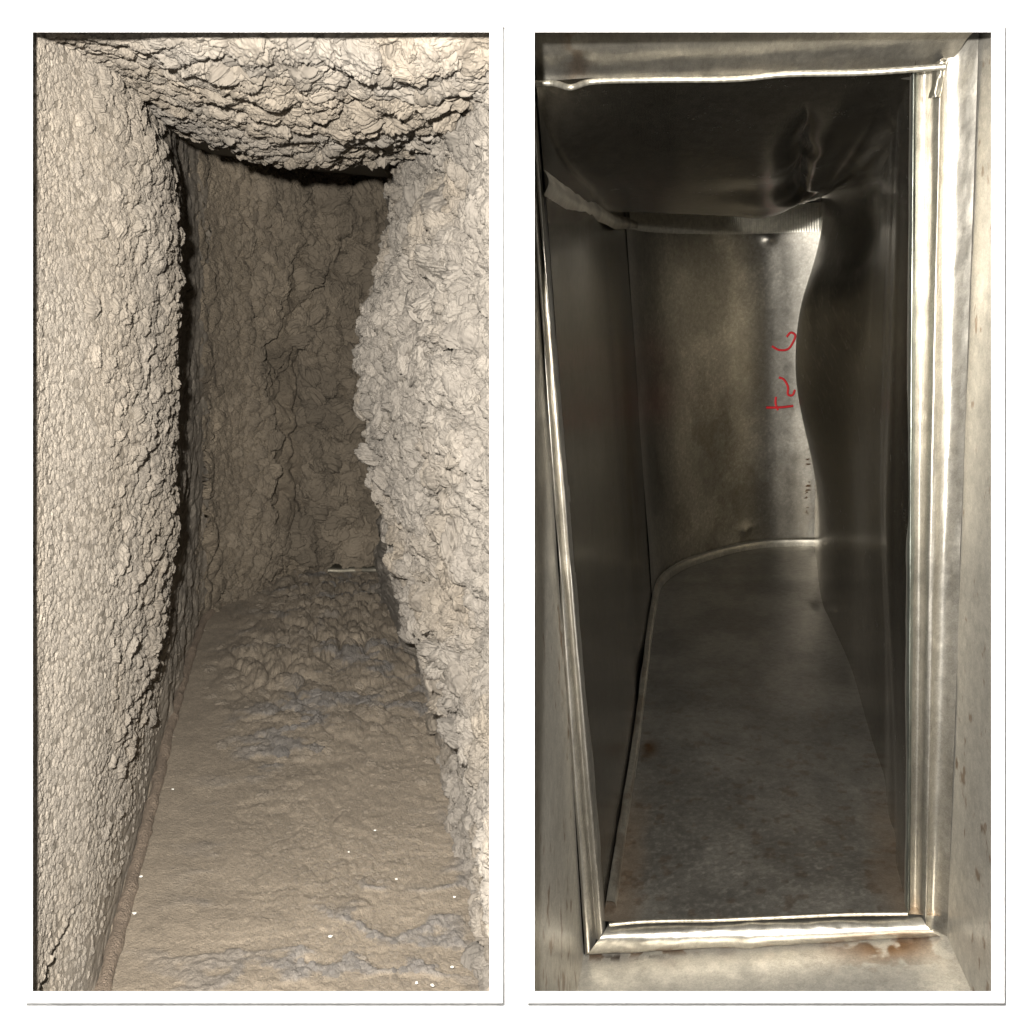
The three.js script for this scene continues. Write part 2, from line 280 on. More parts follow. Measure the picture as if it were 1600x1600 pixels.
    out[0] = fade * (t - 0.008 * clefts(a, b * 0.34, 0.03, 231, 0.10)) * amp + fbm(a * 90, b * 60, 3, 9) * 0.0022 + fbm(a * 200, b * 150, 2, 10) * 0.0012 + 0.006 * fbm(a * 8, b * 6, 2, 44);
    tone(out, 0.98 + 0.18 * fbm(a * 20, b * 14, 3, 61), ss(-0.25, 0.25, fbm(a * 11, b * 9, 3, 81)));
  }, -1);

  crumbs(ceilCrust, ceil, crumbMat, 12000, (x, y, d, out) => {
    if (d > 0.50) return false;
    const amp = 0.35 + 0.65 * ss(-0.14, 0.0, x), r = rnd(), large = ss(-0.05, 0.2, fbm(x * 9, d * 5, 2, 217) + 0.12);
    out[0] = r < 0.10 * large ? 0.0085 + 0.006 * rnd() : r < 0.4 ? 0.0042 + 0.0030 * rnd() : 0.0020 + 0.0020 * rnd(); out[0] *= amp; out[1] = 0.7; out[2] = 0.15; return true;
  });

  // far heel of the bend: a dusty sheet, and over its left part a thick crust that ends in a ragged break
  const breakAt = table([[-0.40, 0.225], [-0.33, 0.245], [-0.27, 0.215], [-0.2, 0.19], [-0.1, 0.20], [0.0, 0.205], [0.1, 0.215], [0.17, 0.245], [0.22, 0.285], [0.30, 0.30], [0.36, 0.30]]);
  const heelAt = (s, y) => lPlan.at(0.3 + 0.9 + s);
  const heelLen = lPlan.total - 1.2;
  const heel = surface('heel_panel', dustMat, L, 200, 300, (u, v) => { const s = u * heelLen, y = lerp(FLOOR_L, 0.36, v), p = heelAt(s); return [p.x, y, p.y, s, y]; }, (u, v, x, y, d, a, b, out) => {
    out[0] = -0.03 * gauss(a - breakAt(b) - 0.085 + 0.012 * fbm(b * 20, 2, 3, 337), 0.011) - 0.02 * clefts(a, b * 0.7, 0.05, 331, 0.12) + lumps(a, b * 0.7, 0.045, 301, 0.2, 0.7) * 0.020 + nodules(a, b, 0.016, 303, 2, 0.5) * 0.3 + nodules(a, b * 0.8, 0.06, 305, 2, 0.5) * 0.35 * (0.6 + fbm(a * 6, b * 6, 2, 2)) - 0.01 + fbm(a * 40, b * 40, 4, 3) * 0.004;
    brown(out, 0.76 + 0.3 * fbm(a * 16, b * 10, 3, 5));  // dust toned down, depth shade painted into the colour
  }, 1, 'curved far wall of the bend, darker where the crust fell off, with depth shade painted in');
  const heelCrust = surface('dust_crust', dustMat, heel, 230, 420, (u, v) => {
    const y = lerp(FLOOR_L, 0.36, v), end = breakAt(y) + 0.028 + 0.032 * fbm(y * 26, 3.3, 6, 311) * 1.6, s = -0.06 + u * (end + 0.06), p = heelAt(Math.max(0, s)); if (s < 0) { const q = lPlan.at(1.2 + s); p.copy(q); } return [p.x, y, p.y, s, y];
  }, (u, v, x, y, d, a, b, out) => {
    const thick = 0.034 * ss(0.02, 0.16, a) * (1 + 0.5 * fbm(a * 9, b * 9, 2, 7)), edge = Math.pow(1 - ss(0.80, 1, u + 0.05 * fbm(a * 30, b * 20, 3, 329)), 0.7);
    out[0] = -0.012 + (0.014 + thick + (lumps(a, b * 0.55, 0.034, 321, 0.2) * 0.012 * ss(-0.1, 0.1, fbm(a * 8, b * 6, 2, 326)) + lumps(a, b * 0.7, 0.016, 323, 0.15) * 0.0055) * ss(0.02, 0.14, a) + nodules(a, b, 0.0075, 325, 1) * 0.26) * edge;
    brown(out, 0.80 + 0.2 * fbm(a * 14, b * 10, 3, 5));  // crust toned below the near walls, as painted shade of the deep end
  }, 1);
  crumbs(heelCrust, L, crumbMat, 2600, (x, y, d, out) => { const k = ss(-0.10, 0.05, x); out[0] = rnd() < 0.25 * k ? 0.007 + 0.009 * rnd() : 0.0025 + 0.0035 * rnd() * (0.5 + k); out[1] = 0.6; out[2] = 0.3; return rnd() < 0.35 + 0.65 * k; });
  crumbs(heel, L, crumbMat, 1800, (x, y, d, out) => { if (x < 0.04) return false; out[0] = rnd() < 0.3 ? 0.010 + 0.014 * rnd() : 0.004 + 0.005 * rnd(); out[1] = 0.7; out[2] = 0.25; return true; });
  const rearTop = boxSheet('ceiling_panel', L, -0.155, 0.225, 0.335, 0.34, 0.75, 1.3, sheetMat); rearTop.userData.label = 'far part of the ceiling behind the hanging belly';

  // right side wall: heavy lumps, bulging into the duct
  const rwall = boxSheet('side_wall', L, 0.232, 0.234, -0.42, 0.39, 0.12, 1.2, sheetMat); rwall.userData.label = 'right side wall of the dusty duct';
  const rIn = table([[-0.42, 0.187], [-0.33, 0.182], [-0.26, 0.160], [-0.20, 0.142], [-0.13, 0.126], [-0.05, 0.108], [0.02, 0.094], [0.1, 0.092], [0.17, 0.110], [0.26, 0.132], [0.34, 0.145]]);
  const rightCrust = surface('dust_crust', dustMat, rwall, 700, 430, (u, v) => {
    const y = lerp(-0.41, 0.36, u), d0 = L.mouth(0.15, y, 0.038), d = farther(d0, v < 0.92 ? 0.60 : 0.60 + (v - 0.92) * 5, v < 0.92 ? v / 0.92 : 1, 0.68), near = sideLimit(y, d);
    const t = d < 0.42 ? ss(-0.12, 0.42, d) : 1 - 1.3 * ss(0.42, 0.85, d);
    return [lerp(near, rIn(y) + 0.013, t), y, d, d, y];
  }, (u, v, x, y, d, a, b, out) => {
    const n = 1 - ss(0.02, 0.3, d), wet = fbm(a * 6, b * 7, 3, 99), fade = ss(0, 0.03, d - L.mouth(0.15, y, 0.038));
    const A = a * 0.43, m1 = ss(-0.12, 0.06, wet), m2 = ss(0.0, 0.12, fbm(a * 5 + 4, b * 9, 2, 455) + 0.2 * n), m3 = ss(-0.1, 0.1, fbm(a * 9 + 1, b * 16, 2, 459));
    out[0] = Math.max(-0.012, fade * (0.008 + lumps(A, b, 0.0125, 421, 0.14, 0.9) * 0.0026 * (0.4 + 0.6 * m3) + lumps(A, b * 0.9, 0.024, 411, 0.16, 0.9) * 0.0070 * m1 + lumps(A, b * 0.85, 0.050, 401, 0.14, 1.0) * 0.013 * m2 + fbm(a * 30, b * 70, 2, 9) * 0.0010 + 0.018 * fbm(a * 5, b * 6, 3, 47) - 0.012 - (0.013 - 0.006 * n) * clefts(A, b * 0.9, 0.040, 431, 0.13) - 0.005 * clefts(A, b, 0.017, 441, 0.16)));
    tone(out, 0.93 + 0.2 * fbm(a * 14, b * 14, 3, 62), ss(-0.2, 0.25, fbm(a * 9, b * 9, 3, 83) + 0.3));
  }, 1);

  crumbs(rightCrust, rwall, crumbMat, 13000, (x, y, d, out) => {
    const d0 = L.mouth(0.15, y, 0.038); if (d > 0.58 || d < d0 + 0.012) return false;
    const n = 1 - ss(0.02, 0.3, d), r = rnd(), large = ss(-0.12, 0.12, fbm(d * 6, y * 9, 2, 455) + 0.12 * n), edge = Math.min(1, (d - d0) / 0.06);
    out[0] = r < 0.028 * large ? 0.012 + 0.011 * rnd() : r < 0.22 ? 0.006 + 0.005 * rnd() : 0.0022 + 0.0032 * rnd(); out[0] *= 0.35 + 0.65 * edge; out[1] = out[0] > 0.011 ? 0.5 : 0.72; out[2] = 0.12; return true;
  });

  // floor: soft dust, worn through in grey waves towards the right
  const floor = boxSheet('floor_panel', L, -0.155, 0.225, FLOOR_L - 0.012, FLOOR_L - 0.010, 0.06, 1.25, sheetMat);
  const floorDust = surface('dust_layer', softDustMat, floor, 540, 440, (u, v) => { const x0 = lerp(-0.150, 0.24, u), d0 = L.mouth(x0, FLOOR_L, 0.038), d = farther(d0, 1.2, v, 0.7), x = lerp(-0.150, sideLimit(FLOOR_L, d) + 0.02 + 0.02 * ss(0.1, 0.3, d), u); return [x, FLOOR_L, d, x, d]; }, (u, v, x, y, d, a, b, out) => {
    const right = ss(-0.12, 0.04, a + 0.06 * fbm(a * 6, b * 6, 2, 12)), deep = ss(0.25, 0.7, d), [h] = terraces(a * 5, b * 9, 501, 3), patch = ss(-0.16, 0.12, fbm(a * 9 + 2, b * 7, 3, 531)), B = b * 0.5, ridge = Math.pow(1 - Math.abs(fbm(a * 9, B * 34, 5, 541)) * 2.2, 1) > 0 ? Math.pow(Math.max(0, 1 - Math.abs(fbm(a * 9, B * 34, 5, 541)) * 5), 1.5) : 0, worn = right * ss(0.15, 0.6, ridge) * patch;
    out[0] = right * (0.0035 * h + 0.0034 * ridge * patch + lumps(a, B, 0.020, 511, 0.2) * (0.0012 + 0.006 * deep) * ss(-0.1, 0.15, fbm(a * 8, b * 8, 2, 513)) + lumps(a, B, 0.009, 515, 0.2) * (0.0006 + 0.0022 * deep)) + lumps(a, b * 0.6, 0.05, 517, 0.2) * 0.012 * deep * right + fbm(a * 90, b * 90, 4, 9) * 0.0007 + worn * fbm(a * 200, b * 200, 3, 19) * 0.0024 + 0.003 * fbm(a * 9, b * 9, 2, 23) - 0.004 * right;
    const v0 = 0.86 + 0.14 * fbm(a * 30, b * 30, 4, 63) + 0.08 * fbm(a * 160, b * 160, 2, 67), w = 0.9 * worn; out[1] = lerp(0.385, 0.30, w) * v0; out[2] = lerp(0.322, 0.275, w) * v0; out[3] = lerp(0.247, 0.250, w) * v0;
  }, 1);

  crumbs(floorDust, floor, crumbMat, 5200, (x, y, d, out) => { if (x < -0.125) return false; const right = ss(-0.1, 0.08, x), deep = ss(0.2, 0.6, d), k = ss(-0.05, 0.15, fbm(x * 10, d * 12, 3, 533)); if (rnd() > 0.12 + 0.9 * right * k + 0.4 * deep * right) return false; out[0] = 0.0011 + 0.0018 * rnd() * right + (rnd() < 0.2 * deep ? 0.008 * rnd() : 0); out[1] = 0.55; out[2] = 0.25; return true; });

  // the raised seam along the foot of the left wall and round the bend, under dust
  surface('seam_bead', dustMat, L, 420, 24, (u, v) => {
    const s = 0.12 + u * 1.30, p = lPlan.at(s), q = lPlan.at(s + 0.004), t = q.sub(p).normalize(), a = v * Math.PI, o = 0.0075 - Math.cos(a) * 0.0062, h = Math.sin(a) * 0.0072;
    return [p.x + t.y * o, FLOOR_L + 0.0005 + h, p.y - t.x * o, s, v * 0.02];
  }, (u, v, x, y, d, a, b, out) => { out[0] = fbm(a * 50, b * 60, 4, 601) * 0.0022; const k = 1 + 0.2 * fbm(a * 30, b * 30, 3, 3); out[1] = 0.37 * k; out[2] = 0.29 * k; out[3] = 0.22 * k; }, -1);
  surface('seam_bead', collarMat, L, 30, 20, (u, v) => { const x = lerp(0.098, 0.215, u), a = v * Math.PI; return [x, FLOOR_L + 0.013 + Math.sin(a) * 0.010 - 0.004 * Math.cos(a), 1.115 - Math.cos(a) * 0.009 + 0.02, x, v * 0.02]; }, (u, v, x, y, d, a, b, out) => { out[0] = 0.001 * fbm(a * 60, b * 90, 2, 3); const k = 0.5 + 0.5 * fbm(a * 40, b * 200, 2, 6); out[1] = 0.22 * k; out[2] = 0.20 * k; out[3] = 0.16 * k; }, 1, 'bare bright length of the seam at the far end');
  boxSheet('added_light_shield', L, -0.19, 0.25, -0.44, -0.43, 0.08, 1.4, sheetMat); boxSheet('added_light_shield', L, -0.19, 0.25, 0.43, 0.44, 0.12, 1.4, sheetMat);  // unseen outer shell, added to stop surrounding light leaking through gaps
  boxSheet('added_light_shield', L, -0.19, -0.18, -0.428, 0.428, 0.09, 1.4, sheetMat); boxSheet('added_light_shield', L, 0.24, 0.25, -0.428, 0.428, 0.14, 1.4, sheetMat); boxSheet('added_light_shield', L, -0.178, 0.238, -0.428, 0.428, 1.38, 1.39, sheetMat);
}
// pale flakes on the dusty floor
const flakeSpots = [[-0.115, 0.076, 3], [-0.117, 0.133, 1.4], [0.05, 0.018, 2.6], [0.164, 0.06, 1.2], [0.146, -0.037, 1.1], [0.127, -0.057, 2.2], [0.115, 0.096, 1.1], [0.103, 0.186, 1], [-0.104, 0.3, 1], [0.074, 0.149, 1], [0.115, -0.052, 1.2]];
const flakeLabels = ['long white fleck on the dusty floor nearest the raised left seam', 'small white fleck by the left seam, above the long fleck', 'white fleck in the middle of the dusty floor near the grey patch', 'small white fleck at the right edge of the dusty floor by the lumpy wall', 'small lone white fleck low in the right corner of the dusty floor', 'larger white fleck at the bottom of the dusty floor, one of a pair', 'small white fleck under the grey hollow on the right of the dusty floor', 'tiny white fleck on the right half of the dusty floor below the grey ripples', 'tiny white fleck high up beside the raised left seam', 'tiny white fleck right of centre, between two grey ripples', 'smaller white fleck at the bottom of the dusty floor, left of the pair'];
flakeSpots.forEach(([x, d, k], i) => {
  const g = new THREE.IcosahedronGeometry(0.00125, 1), q = g.attributes.position;
  for (let n = 0; n < q.count; n++) { const r = 1 + 0.5 * vnoise(q.getX(n) * 1500 + i * 7, q.getZ(n) * 1500 + q.getY(n) * 900, 5); q.setXYZ(n, q.getX(n) * r, q.getY(n) * r * 0.4, q.getZ(n) * r); }
  g.computeVertexNormals();
  const m = mesh('white_fleck' + (i ? '_' + String(i).padStart(3, '0') : ''), g, chipMat, null, flakeLabels[i]); m.userData.category = 'fleck'; m.userData.group = 'pale flecks on the dusty floor';
  m.position.copy(dirty.localToWorld(new THREE.Vector3(x, FLOOR_L + 0.006, -d))); m.quaternion.copy(dirty.quaternion); m.rotateY(rnd() * 6); m.scale.set(0.7 + k * 0.35, 1, 0.8 + k * 0.12);
});

// ---------- the cleaned duct ----------
const clean = ductFrame('air_duct_001', [310, 340, -1600], [(1150 - 800) / 1600 * 0.8, (800 - 770) / 1600 * 0.8, -0.8], 0.8 / 0.74, 'clean bare galvanised metal duct with red marker strokes, after cleaning', 'duct');
const FLOOR_R = -0.353, lean = (y) => -0.033 * (y - FLOOR_R) / 0.6;
const rPlan = curve([[-0.1035, 0.006], [-0.1045, 0.15], [-0.105, 0.311], [-0.109, 0.569], [-0.113, 0.827], [-0.108, 1.0], [-0.076, 1.104], [-0.03, 1.177], [0.044, 1.260], [0.094, 1.2885], [0.135, 1.298], [0.18, 1.302], [0.25, 1.302]]);
const heelFrom = 0.90;
const shade = (out, v, r = 0.66, g = 0.625, b = 0.56) => { out[1] = r * v; out[2] = g * v; out[3] = b * v; };
const rustIn = (out, k) => { out[1] = lerp(out[1], 0.20, k); out[2] = lerp(out[2], 0.105, k); out[3] = lerp(out[3], 0.04, k); };
{
  const C = clean;
  const tinted = (g, r, gg, b) => { const n = g.attributes.position.count, c = new Float32Array(n * 3); for (let i = 0; i < n; i++) { const k = 0.85 + 0.3 * vnoise(i * 0.13, 2, 9); c[i * 3] = r * k; c[i * 3 + 1] = gg * k; c[i * 3 + 2] = b * k; } g.setAttribute('color', new THREE.BufferAttribute(c, 3)); return g; };
  // left side wall
  surface('side_wall', galvMat, C, 160, 160, (u, v) => { const y = lerp(FLOOR_R, 0.34, v), p = rPlan.at(u * heelFrom); return [p.x + lean(y), y, p.y, p.y, y]; }, (u, v, x, y, d, a, b, out) => {
    out[0] = 0.003 * fbm(a * 3, b * 3, 2, 701) + 0.004 * gauss(a - 0.25, 0.12) * gauss(b - 0.2, 0.08) - 0.004 * gauss(a - 0.55, 0.1);
    shade(out, 0.74 + 0.10 * fbm(a * 7, b * 3, 3, 702), 0.60, 0.58, 0.54);
    rustIn(out, 0.75 * ss(-0.1, 0.35, fbm(a * 16, b * 6, 4, 703) + 0.25) * gauss(a - 0.70, 0.11) * ss(-0.33, -0.1, b) * ss(0.14, 0.0, b));
  }, 1, 'left side wall with a brown stain');
  // curved heel
  const heelLen = rPlan.total - heelFrom;
  const heel = surface('heel_panel', heelMat, C, 340, 420, (u, v) => { const y = lerp(FLOOR_R, 0.30, v), p = rPlan.at(heelFrom + u * heelLen); return [p.x + lean(y) * (1 - 0.5 * u), y, p.y, u * heelLen, y]; }, (u, v, x, y, d, a, b, out) => {
    out[0] = 0.0016 * fbm(a * 7, b * 7, 2, 711) + 0.0035 * gauss(x - 0.088, 0.012) * gauss(y - 0.238, 0.01) + 0.003 * gauss(x - 0.05, 0.012) * gauss(y + 0.315, 0.012);
    const cloud = ss(-0.25, 0.3, fbm(a * 9, b * 7, 4, 712)), speck = fbm(a * 330, b * 330, 2, 713), dirt = ss(0.02, 0.25, fbm(a * 14, b * 11, 4, 714)) * ss(0.12, -0.1, y);
    shade(out, 0.74 + 0.24 * cloud + 0.42 * Math.max(0, speck) * (0.5 + cloud) - 0.12 * dirt, 0.60, 0.58, 0.54);
    if (dirt > 0) { const k = dirt * 0.10; out[1] = lerp(out[1], 0.34, k); out[2] = lerp(out[2], 0.27, k); out[3] = lerp(out[3], 0.17, k); }
    const row = gauss(x - 0.168 + 0.004 * fbm(y * 60, 1, 2, 5), 0.0045) * ss(0.2, 0.4, fbm(y * 210, a * 90, 2, 715)) * ss(-0.30, -0.27, y) * ss(-0.12, -0.17, y); rustIn(out, Math.min(1, row * 1.4)); if (row > 0.3) { out[1] *= 0.4; out[2] *= 0.4; out[3] *= 0.4; }
  }, 1, 'curved far wall of the bend, mottled grey');
  const onHeel = (x, y, off) => { let best = null; for (let s = heelFrom; s < rPlan.total; s += 0.001) { const p = rPlan.at(s), u = (s - heelFrom) / heelLen, qx = p.x + lean(y) * (1 - 0.5 * u); if (!best || Math.abs(qx - x) < best[0]) best = [Math.abs(qx - x), qx, p.y]; } return new THREE.Vector3(best[1], y, -best[2] + off); };
  for (const stroke of [[[0.124, 0.056], [0.132, 0.064], [0.14, 0.059], [0.137, 0.046], [0.127, 0.033], [0.111, 0.032], [0.097, 0.04]], [[0.111, -0.02], [0.12, -0.024], [0.128, -0.039], [0.129, -0.054], [0.137, -0.055], [0.142, -0.045]], [[0.087, -0.077], [0.113, -0.078], [0.139, -0.076]], [[0.106, -0.057], [0.105, -0.069], [0.11, -0.083]]]) {
    const pts = new THREE.CatmullRomCurve3(stroke.map(([x, y]) => onHeel(x, y, 0.0006)));
    mesh('marker_stroke', new THREE.TubeGeometry(pts, 40, 0.0024, 6, false), redMat, heel);
  }
  // crimped strip along the head of the heel
  surface('crimped_strip', rimMat, C, 900, 8, (u, v) => { const s = heelFrom + 0.03 + u * (heelLen - 0.05), p = rPlan.at(s), q = rPlan.at(s + 0.003).sub(p).normalize(), y = 0.300 - 0.052 * v; return [p.x + lean(y) * (1 - 0.5 * u) + q.y * 0.004, y, p.y - q.x * 0.004, s, y]; }, (u, v, x, y, d, a, b, out) => { out[0] = 0.0004 * Math.sin(a * 2 * Math.PI / 0.0046) * ss(0, 0.15, v) * ss(1, 0.85, v); shade(out, 1.05, 0.74, 0.72, 0.66); }, -1, 'finely ribbed bright strip under the ceiling');
  // raised seam round the foot of the wall and the heel
  surface('seam_bead', rimMat, C, 420, 20, (u, v) => {
    const s = 0.012 + u * (rPlan.total - 0.03), p = rPlan.at(s), q = rPlan.at(s + 0.004).sub(p).normalize(), k = Math.pow(ss(0.5, 1.15, s), 1), w = lerp(0.0085, 0.010, k), h = lerp(0.008, 0.019, k), a = v * Math.PI, ca = Math.cos(a), sa = Math.sin(a), o = w * 0.5 * (1 - Math.sign(ca) * Math.pow(Math.abs(ca), 0.6)), hh = h * (v < 0.5 ? 1 : 1) * Math.pow(sa, 0.5) * (1 - 0.35 * v);
    return [p.x + q.y * (0.0005 + o), FLOOR_R + 0.0004 + hh, p.y - q.x * (0.0005 + o), s, v * 0.03];
  }, (u, v, x, y, d, a, b, out) => { out[0] = 0.0005 * fbm(a * 30, b * 60, 2, 721); shade(out, 0.9 + 0.2 * fbm(a * 40, 1, 3, 722), 0.70, 0.67, 0.60); rustIn(out, 0.35 * ss(0.0, 0.3, fbm(a * 22, b * 30, 3, 723)) * ss(0.9, 0.5, a)); }, -1);
  // right side wall: the throat of the bend, bowed and dented
  const foot = table([[0, 0.130], [0.067, 0.136], [0.174, 0.147], [0.308, 0.158], [0.617, 0.166], [0.896, 0.160], [1.259, 0.178], [1.4, 0.19]]);
  surface('side_wall', bowedMat, C, 240, 240, (u, v) => {
    const y = lerp(FLOOR_R - 0.002, 0.33, u), d = lerp(0.004, 1.25, v * (0.6 + 0.4 * v)), t = (y - FLOOR_R) / 0.6;
    let x = foot(d) - 0.020 * ss(0.0, 0.6, t) * (1 - ss(0.1, 0.6, d)) - 0.048 * gauss(y - 0.03, 0.17) * (d < 0.9 ? gauss(d - 0.9, 0.34) : gauss(d - 0.9, 0.22));
    x = lerp(lerp(0.1318, 0.1122, (y + 0.336) / 0.636), x, ss(-0.02, 0.14, d));
    x += 0.010 * gauss(d - 0.50, 0.10) * gauss(y - 0.21, 0.05) - 0.024 * ss(0.40, 0.62, d) * ss(1.0, 0.7, d) * gauss(y - 0.125, 0.075) + 0.004 * gauss(d - 0.3, 0.1) * gauss(y + 0.1, 0.2);
    return [x, y, d, d, y];
  }, (u, v, x, y, d, a, b, out) => {
    out[0] = 0.0014 * fbm(a * 3, b * 4, 2, 731);
    const scratch = ss(0.30, 0.42, fbm(a * 20 + b * 30, (b - a * 0.6) * 260, 3, 733)) * gauss(a - 0.7, 0.25) * gauss(b - 0.1, 0.12);
    shade(out, 0.72 + 0.10 * fbm(a * 8, b * 4, 4, 732) + 0.5 * scratch, 0.60, 0.58, 0.54);
  }, 1, 'right side wall, bowed inwards and dented');
  // ceiling: a crumpled sheet that hangs in a belly
  const head = table([[-0.15, 0.297], [0, 0.287], [0.135, 0.279], [0.2, 0.276]]), drop = table([[-0.16, 0.056], [-0.12, 0.058], [-0.05, 0.058], [0.02, 0.060], [0.07, 0.054], [0.10, 0.045], [0.13, 0.026], [0.16, 0.02]]), quick = table([[-0.15, 0.05], [-0.05, 0.13], [0.05, 0.22], [0.13, 0.26]]);
  surface('ceiling_panel', ceilingMat, C, 240, 220, (u, v) => {
    const x = lerp(-0.165, 0.165, u), d = lerp(0.006, 0.98, v * (0.45 + 0.55 * v)), r = 1 - Math.exp(-d / quick(x)), full = 1 - Math.exp(-0.45 / quick(x));
    let y = head(x) - drop(x) * (d < 0.45 ? r / full : 1 - 1.15 * ss(0.45, 0.98, d));
    const line = x - (0.047 + 0.03 * ss(0.05, 0.45, d) + 0.008 * vnoise(d * 22, 1, 4));                       // the crease of the dent
    y += (0.017 * Math.exp(-Math.abs(line) / 0.006) - 0.005 * gauss(line + 0.03, 0.03) + 0.006 * gauss(line - 0.03, 0.02)) * ss(0.04, 0.2, d) * ss(0.75, 0.5, d);
    y += 0.006 * gauss(d - 0.29, 0.05) * gauss(x - 0.03, 0.05);
    return [x, y, d, x, d];
  }, (u, v, x, y, d, a, b, out) => { out[0] = 0.0012 * fbm(a * 5, b * 4, 2, 741); shade(out, 0.76 + 0.03 * fbm(a * 5, b * 4, 3, 742), 0.60, 0.58, 0.54); }, -1, 'crumpled hanging ceiling sheet');
  mesh('ceiling_edge', tinted(new THREE.TubeGeometry(new THREE.CatmullRomCurve3([[-0.143, 0.2895, -0.003], [-0.125, 0.2885, -0.004], [-0.112, 0.2835, 0.004], [-0.100, 0.2875, -0.004], [-0.06, 0.2855, -0.002], [0.0, 0.2815, -0.001], [0.03, 0.2815, 0.002], [0.08, 0.278, 0.006], [0.128, 0.2765, 0.012]].map((p) => new THREE.Vector3(...p))), 200, 0.0021, 10, false), 0.52, 0.50, 0.44), collarMat, C, 'bright front edge of the ceiling sheet');
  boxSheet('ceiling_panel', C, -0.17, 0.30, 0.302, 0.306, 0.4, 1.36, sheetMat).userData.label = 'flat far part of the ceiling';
  // joint between ceiling and left wall
  surface('joint_strip', rimMat, C, 120, 8, (u, v) => { const d = lerp(-0.004, 1.0, u * (0.4 + 0.6 * u)), y = lerp(0.2315, 0.245, ss(0.1, 0.6, d)) + 0.02 * ss(0.55, 1, d), x = rPlan.at(d).x + lean(y); return [x + 0.003 + 0.004 * Math.sin(v * Math.PI), y - 0.018 * v, d, d, y - 0.018 * v]; }, (u, v, x, y, d, a, b, out) => { out[0] = 0.0012 * fbm(a * 30, b * 60, 3, 751); shade(out, 0.85 + 0.4 * fbm(a * 20, b * 40, 3, 752), 0.68, 0.64, 0.56); }, 1);
  // floor
  surface('floor_panel', floorMat, C, 300, 400, (u, v) => { const d = lerp(0.0, 1.32, v * (0.45 + 0.55 * v)), x = lerp(-0.104, 0.20, u), front = 0.012 * (1 - u) * 0; return [x, FLOOR_R + 0.026 * ss(0.25, -0.02, d) * ss(-0.1, 0.13, x) + front, d, x, d]; }, (u, v, x, y, d, a, b, out) => {
    out[0] = 0.0013 * fbm(a * 7, b * 5, 2, 761) - 0.005 * gauss(a - 0.155, 0.016) * gauss(b - 0.89, 0.03) + 0.003 * gauss(a - 0.10, 0.07) * gauss(b - 1.02, 0.05);
    const speck = fbm(a * 300, b * 300, 2, 762), cloud = ss(-0.3, 0.35, fbm(a * 14, b * 10, 4, 763)), in_ = ss(0.0, 0.4, 0.45 - b);
    shade(out, 0.56 + 0.20 * cloud + 0.55 * Math.max(0, speck) * in_, 0.60, 0.58, 0.54);
    const edge = Math.max(ss(0.030, 0.008, a + 0.100 + 0.01 * fbm(b * 22, 2, 3, 3)), ss(0.032, 0.006, foot(b) - a + 0.012 * fbm(b * 18, 7, 3, 4))) * ss(0.30, 0.12, b + 0.08 * fbm(a * 30, b * 30, 3, 8));
    out[1] = lerp(out[1], 0.52, edge * 0.8); out[2] = lerp(out[2], 0.42, edge * 0.8); out[3] = lerp(out[3], 0.33, edge * 0.8);
    rustIn(out, 0.36 * ss(0.24, 0.48, fbm(a * 90, b * 80, 5, 764)) * ss(0.7, 0.2, b) + 0.9 * gauss(a + 0.085, 0.008) * gauss(b - 0.33, 0.02));
  }, 1, 'dark speckled floor with rust spots');
  const frontEdge = new THREE.CatmullRomCurve3([[-0.098, -0.3540, 0.003], [-0.074, -0.3514, 0], [-0.045, -0.3486, -0.001], [-0.02, -0.3448, 0.001], [0.02, -0.3402, 0], [0.05, -0.3355, 0.001], [0.075, -0.3334, -0.001], [0.095, -0.3305, 0], [0.129, -0.326, 0.002]].map((p) => new THREE.Vector3(...p)));
  mesh('floor_edge', tinted(new THREE.TubeGeometry(frontEdge, 160, 0.0015, 10, false), 0.50, 0.47, 0.40), collarMat, C, 'bright front edge of the floor sheet');

  // the folded rims round the mouth, each a profile swept from one corner to the other
  function rim(name, label, A, B, n, m, flaw, paint) {
    const ca = curve(A), cb = curve(B);
    return surface(name, rimMat, C, m, n, (u, v) => { const p = ca.at(u * ca.total), q = cb.at(u * cb.total); const r = p.lerp(q, v); return [r.x, r.y, r.z, u * ca.total, v * 0.65]; }, (u, v, x, y, d, a, b, out) => { out[0] = 1.5 * flaw * fbm(u * 2, b * 9, 3, 771) + flaw * gauss(b - 0.31, 0.02) + flaw * 0.4 * fbm(u * 12, b * 60, 2, 772); shade(out, 0.86 + 0.25 * fbm(u * 5, b * 9, 4, 773), 0.60, 0.58, 0.54); if (paint) paint(u, v, out); }, 1, label);
  }
  rim('rim_fold', 'left folded rim of the mouth', [[-0.1035, -0.362, 0.02], [-0.1025, -0.362, 0.0], [-0.104, -0.364, -0.006], [-0.107, -0.368, -0.004], [-0.1095, -0.371, 0.002], [-0.112, -0.374, -0.004], [-0.116, -0.379, -0.007], [-0.119, -0.386, 0.0]], [[-0.141, 0.31, 0.02], [-0.1402, 0.31, 0], [-0.1405, 0.312, -0.006], [-0.1412, 0.313, -0.004], [-0.1418, 0.314, 0.002], [-0.1425, 0.315, -0.004], [-0.1440, 0.316, -0.007], [-0.146, 0.318, 0.0]], 120, 60, 0.0009);
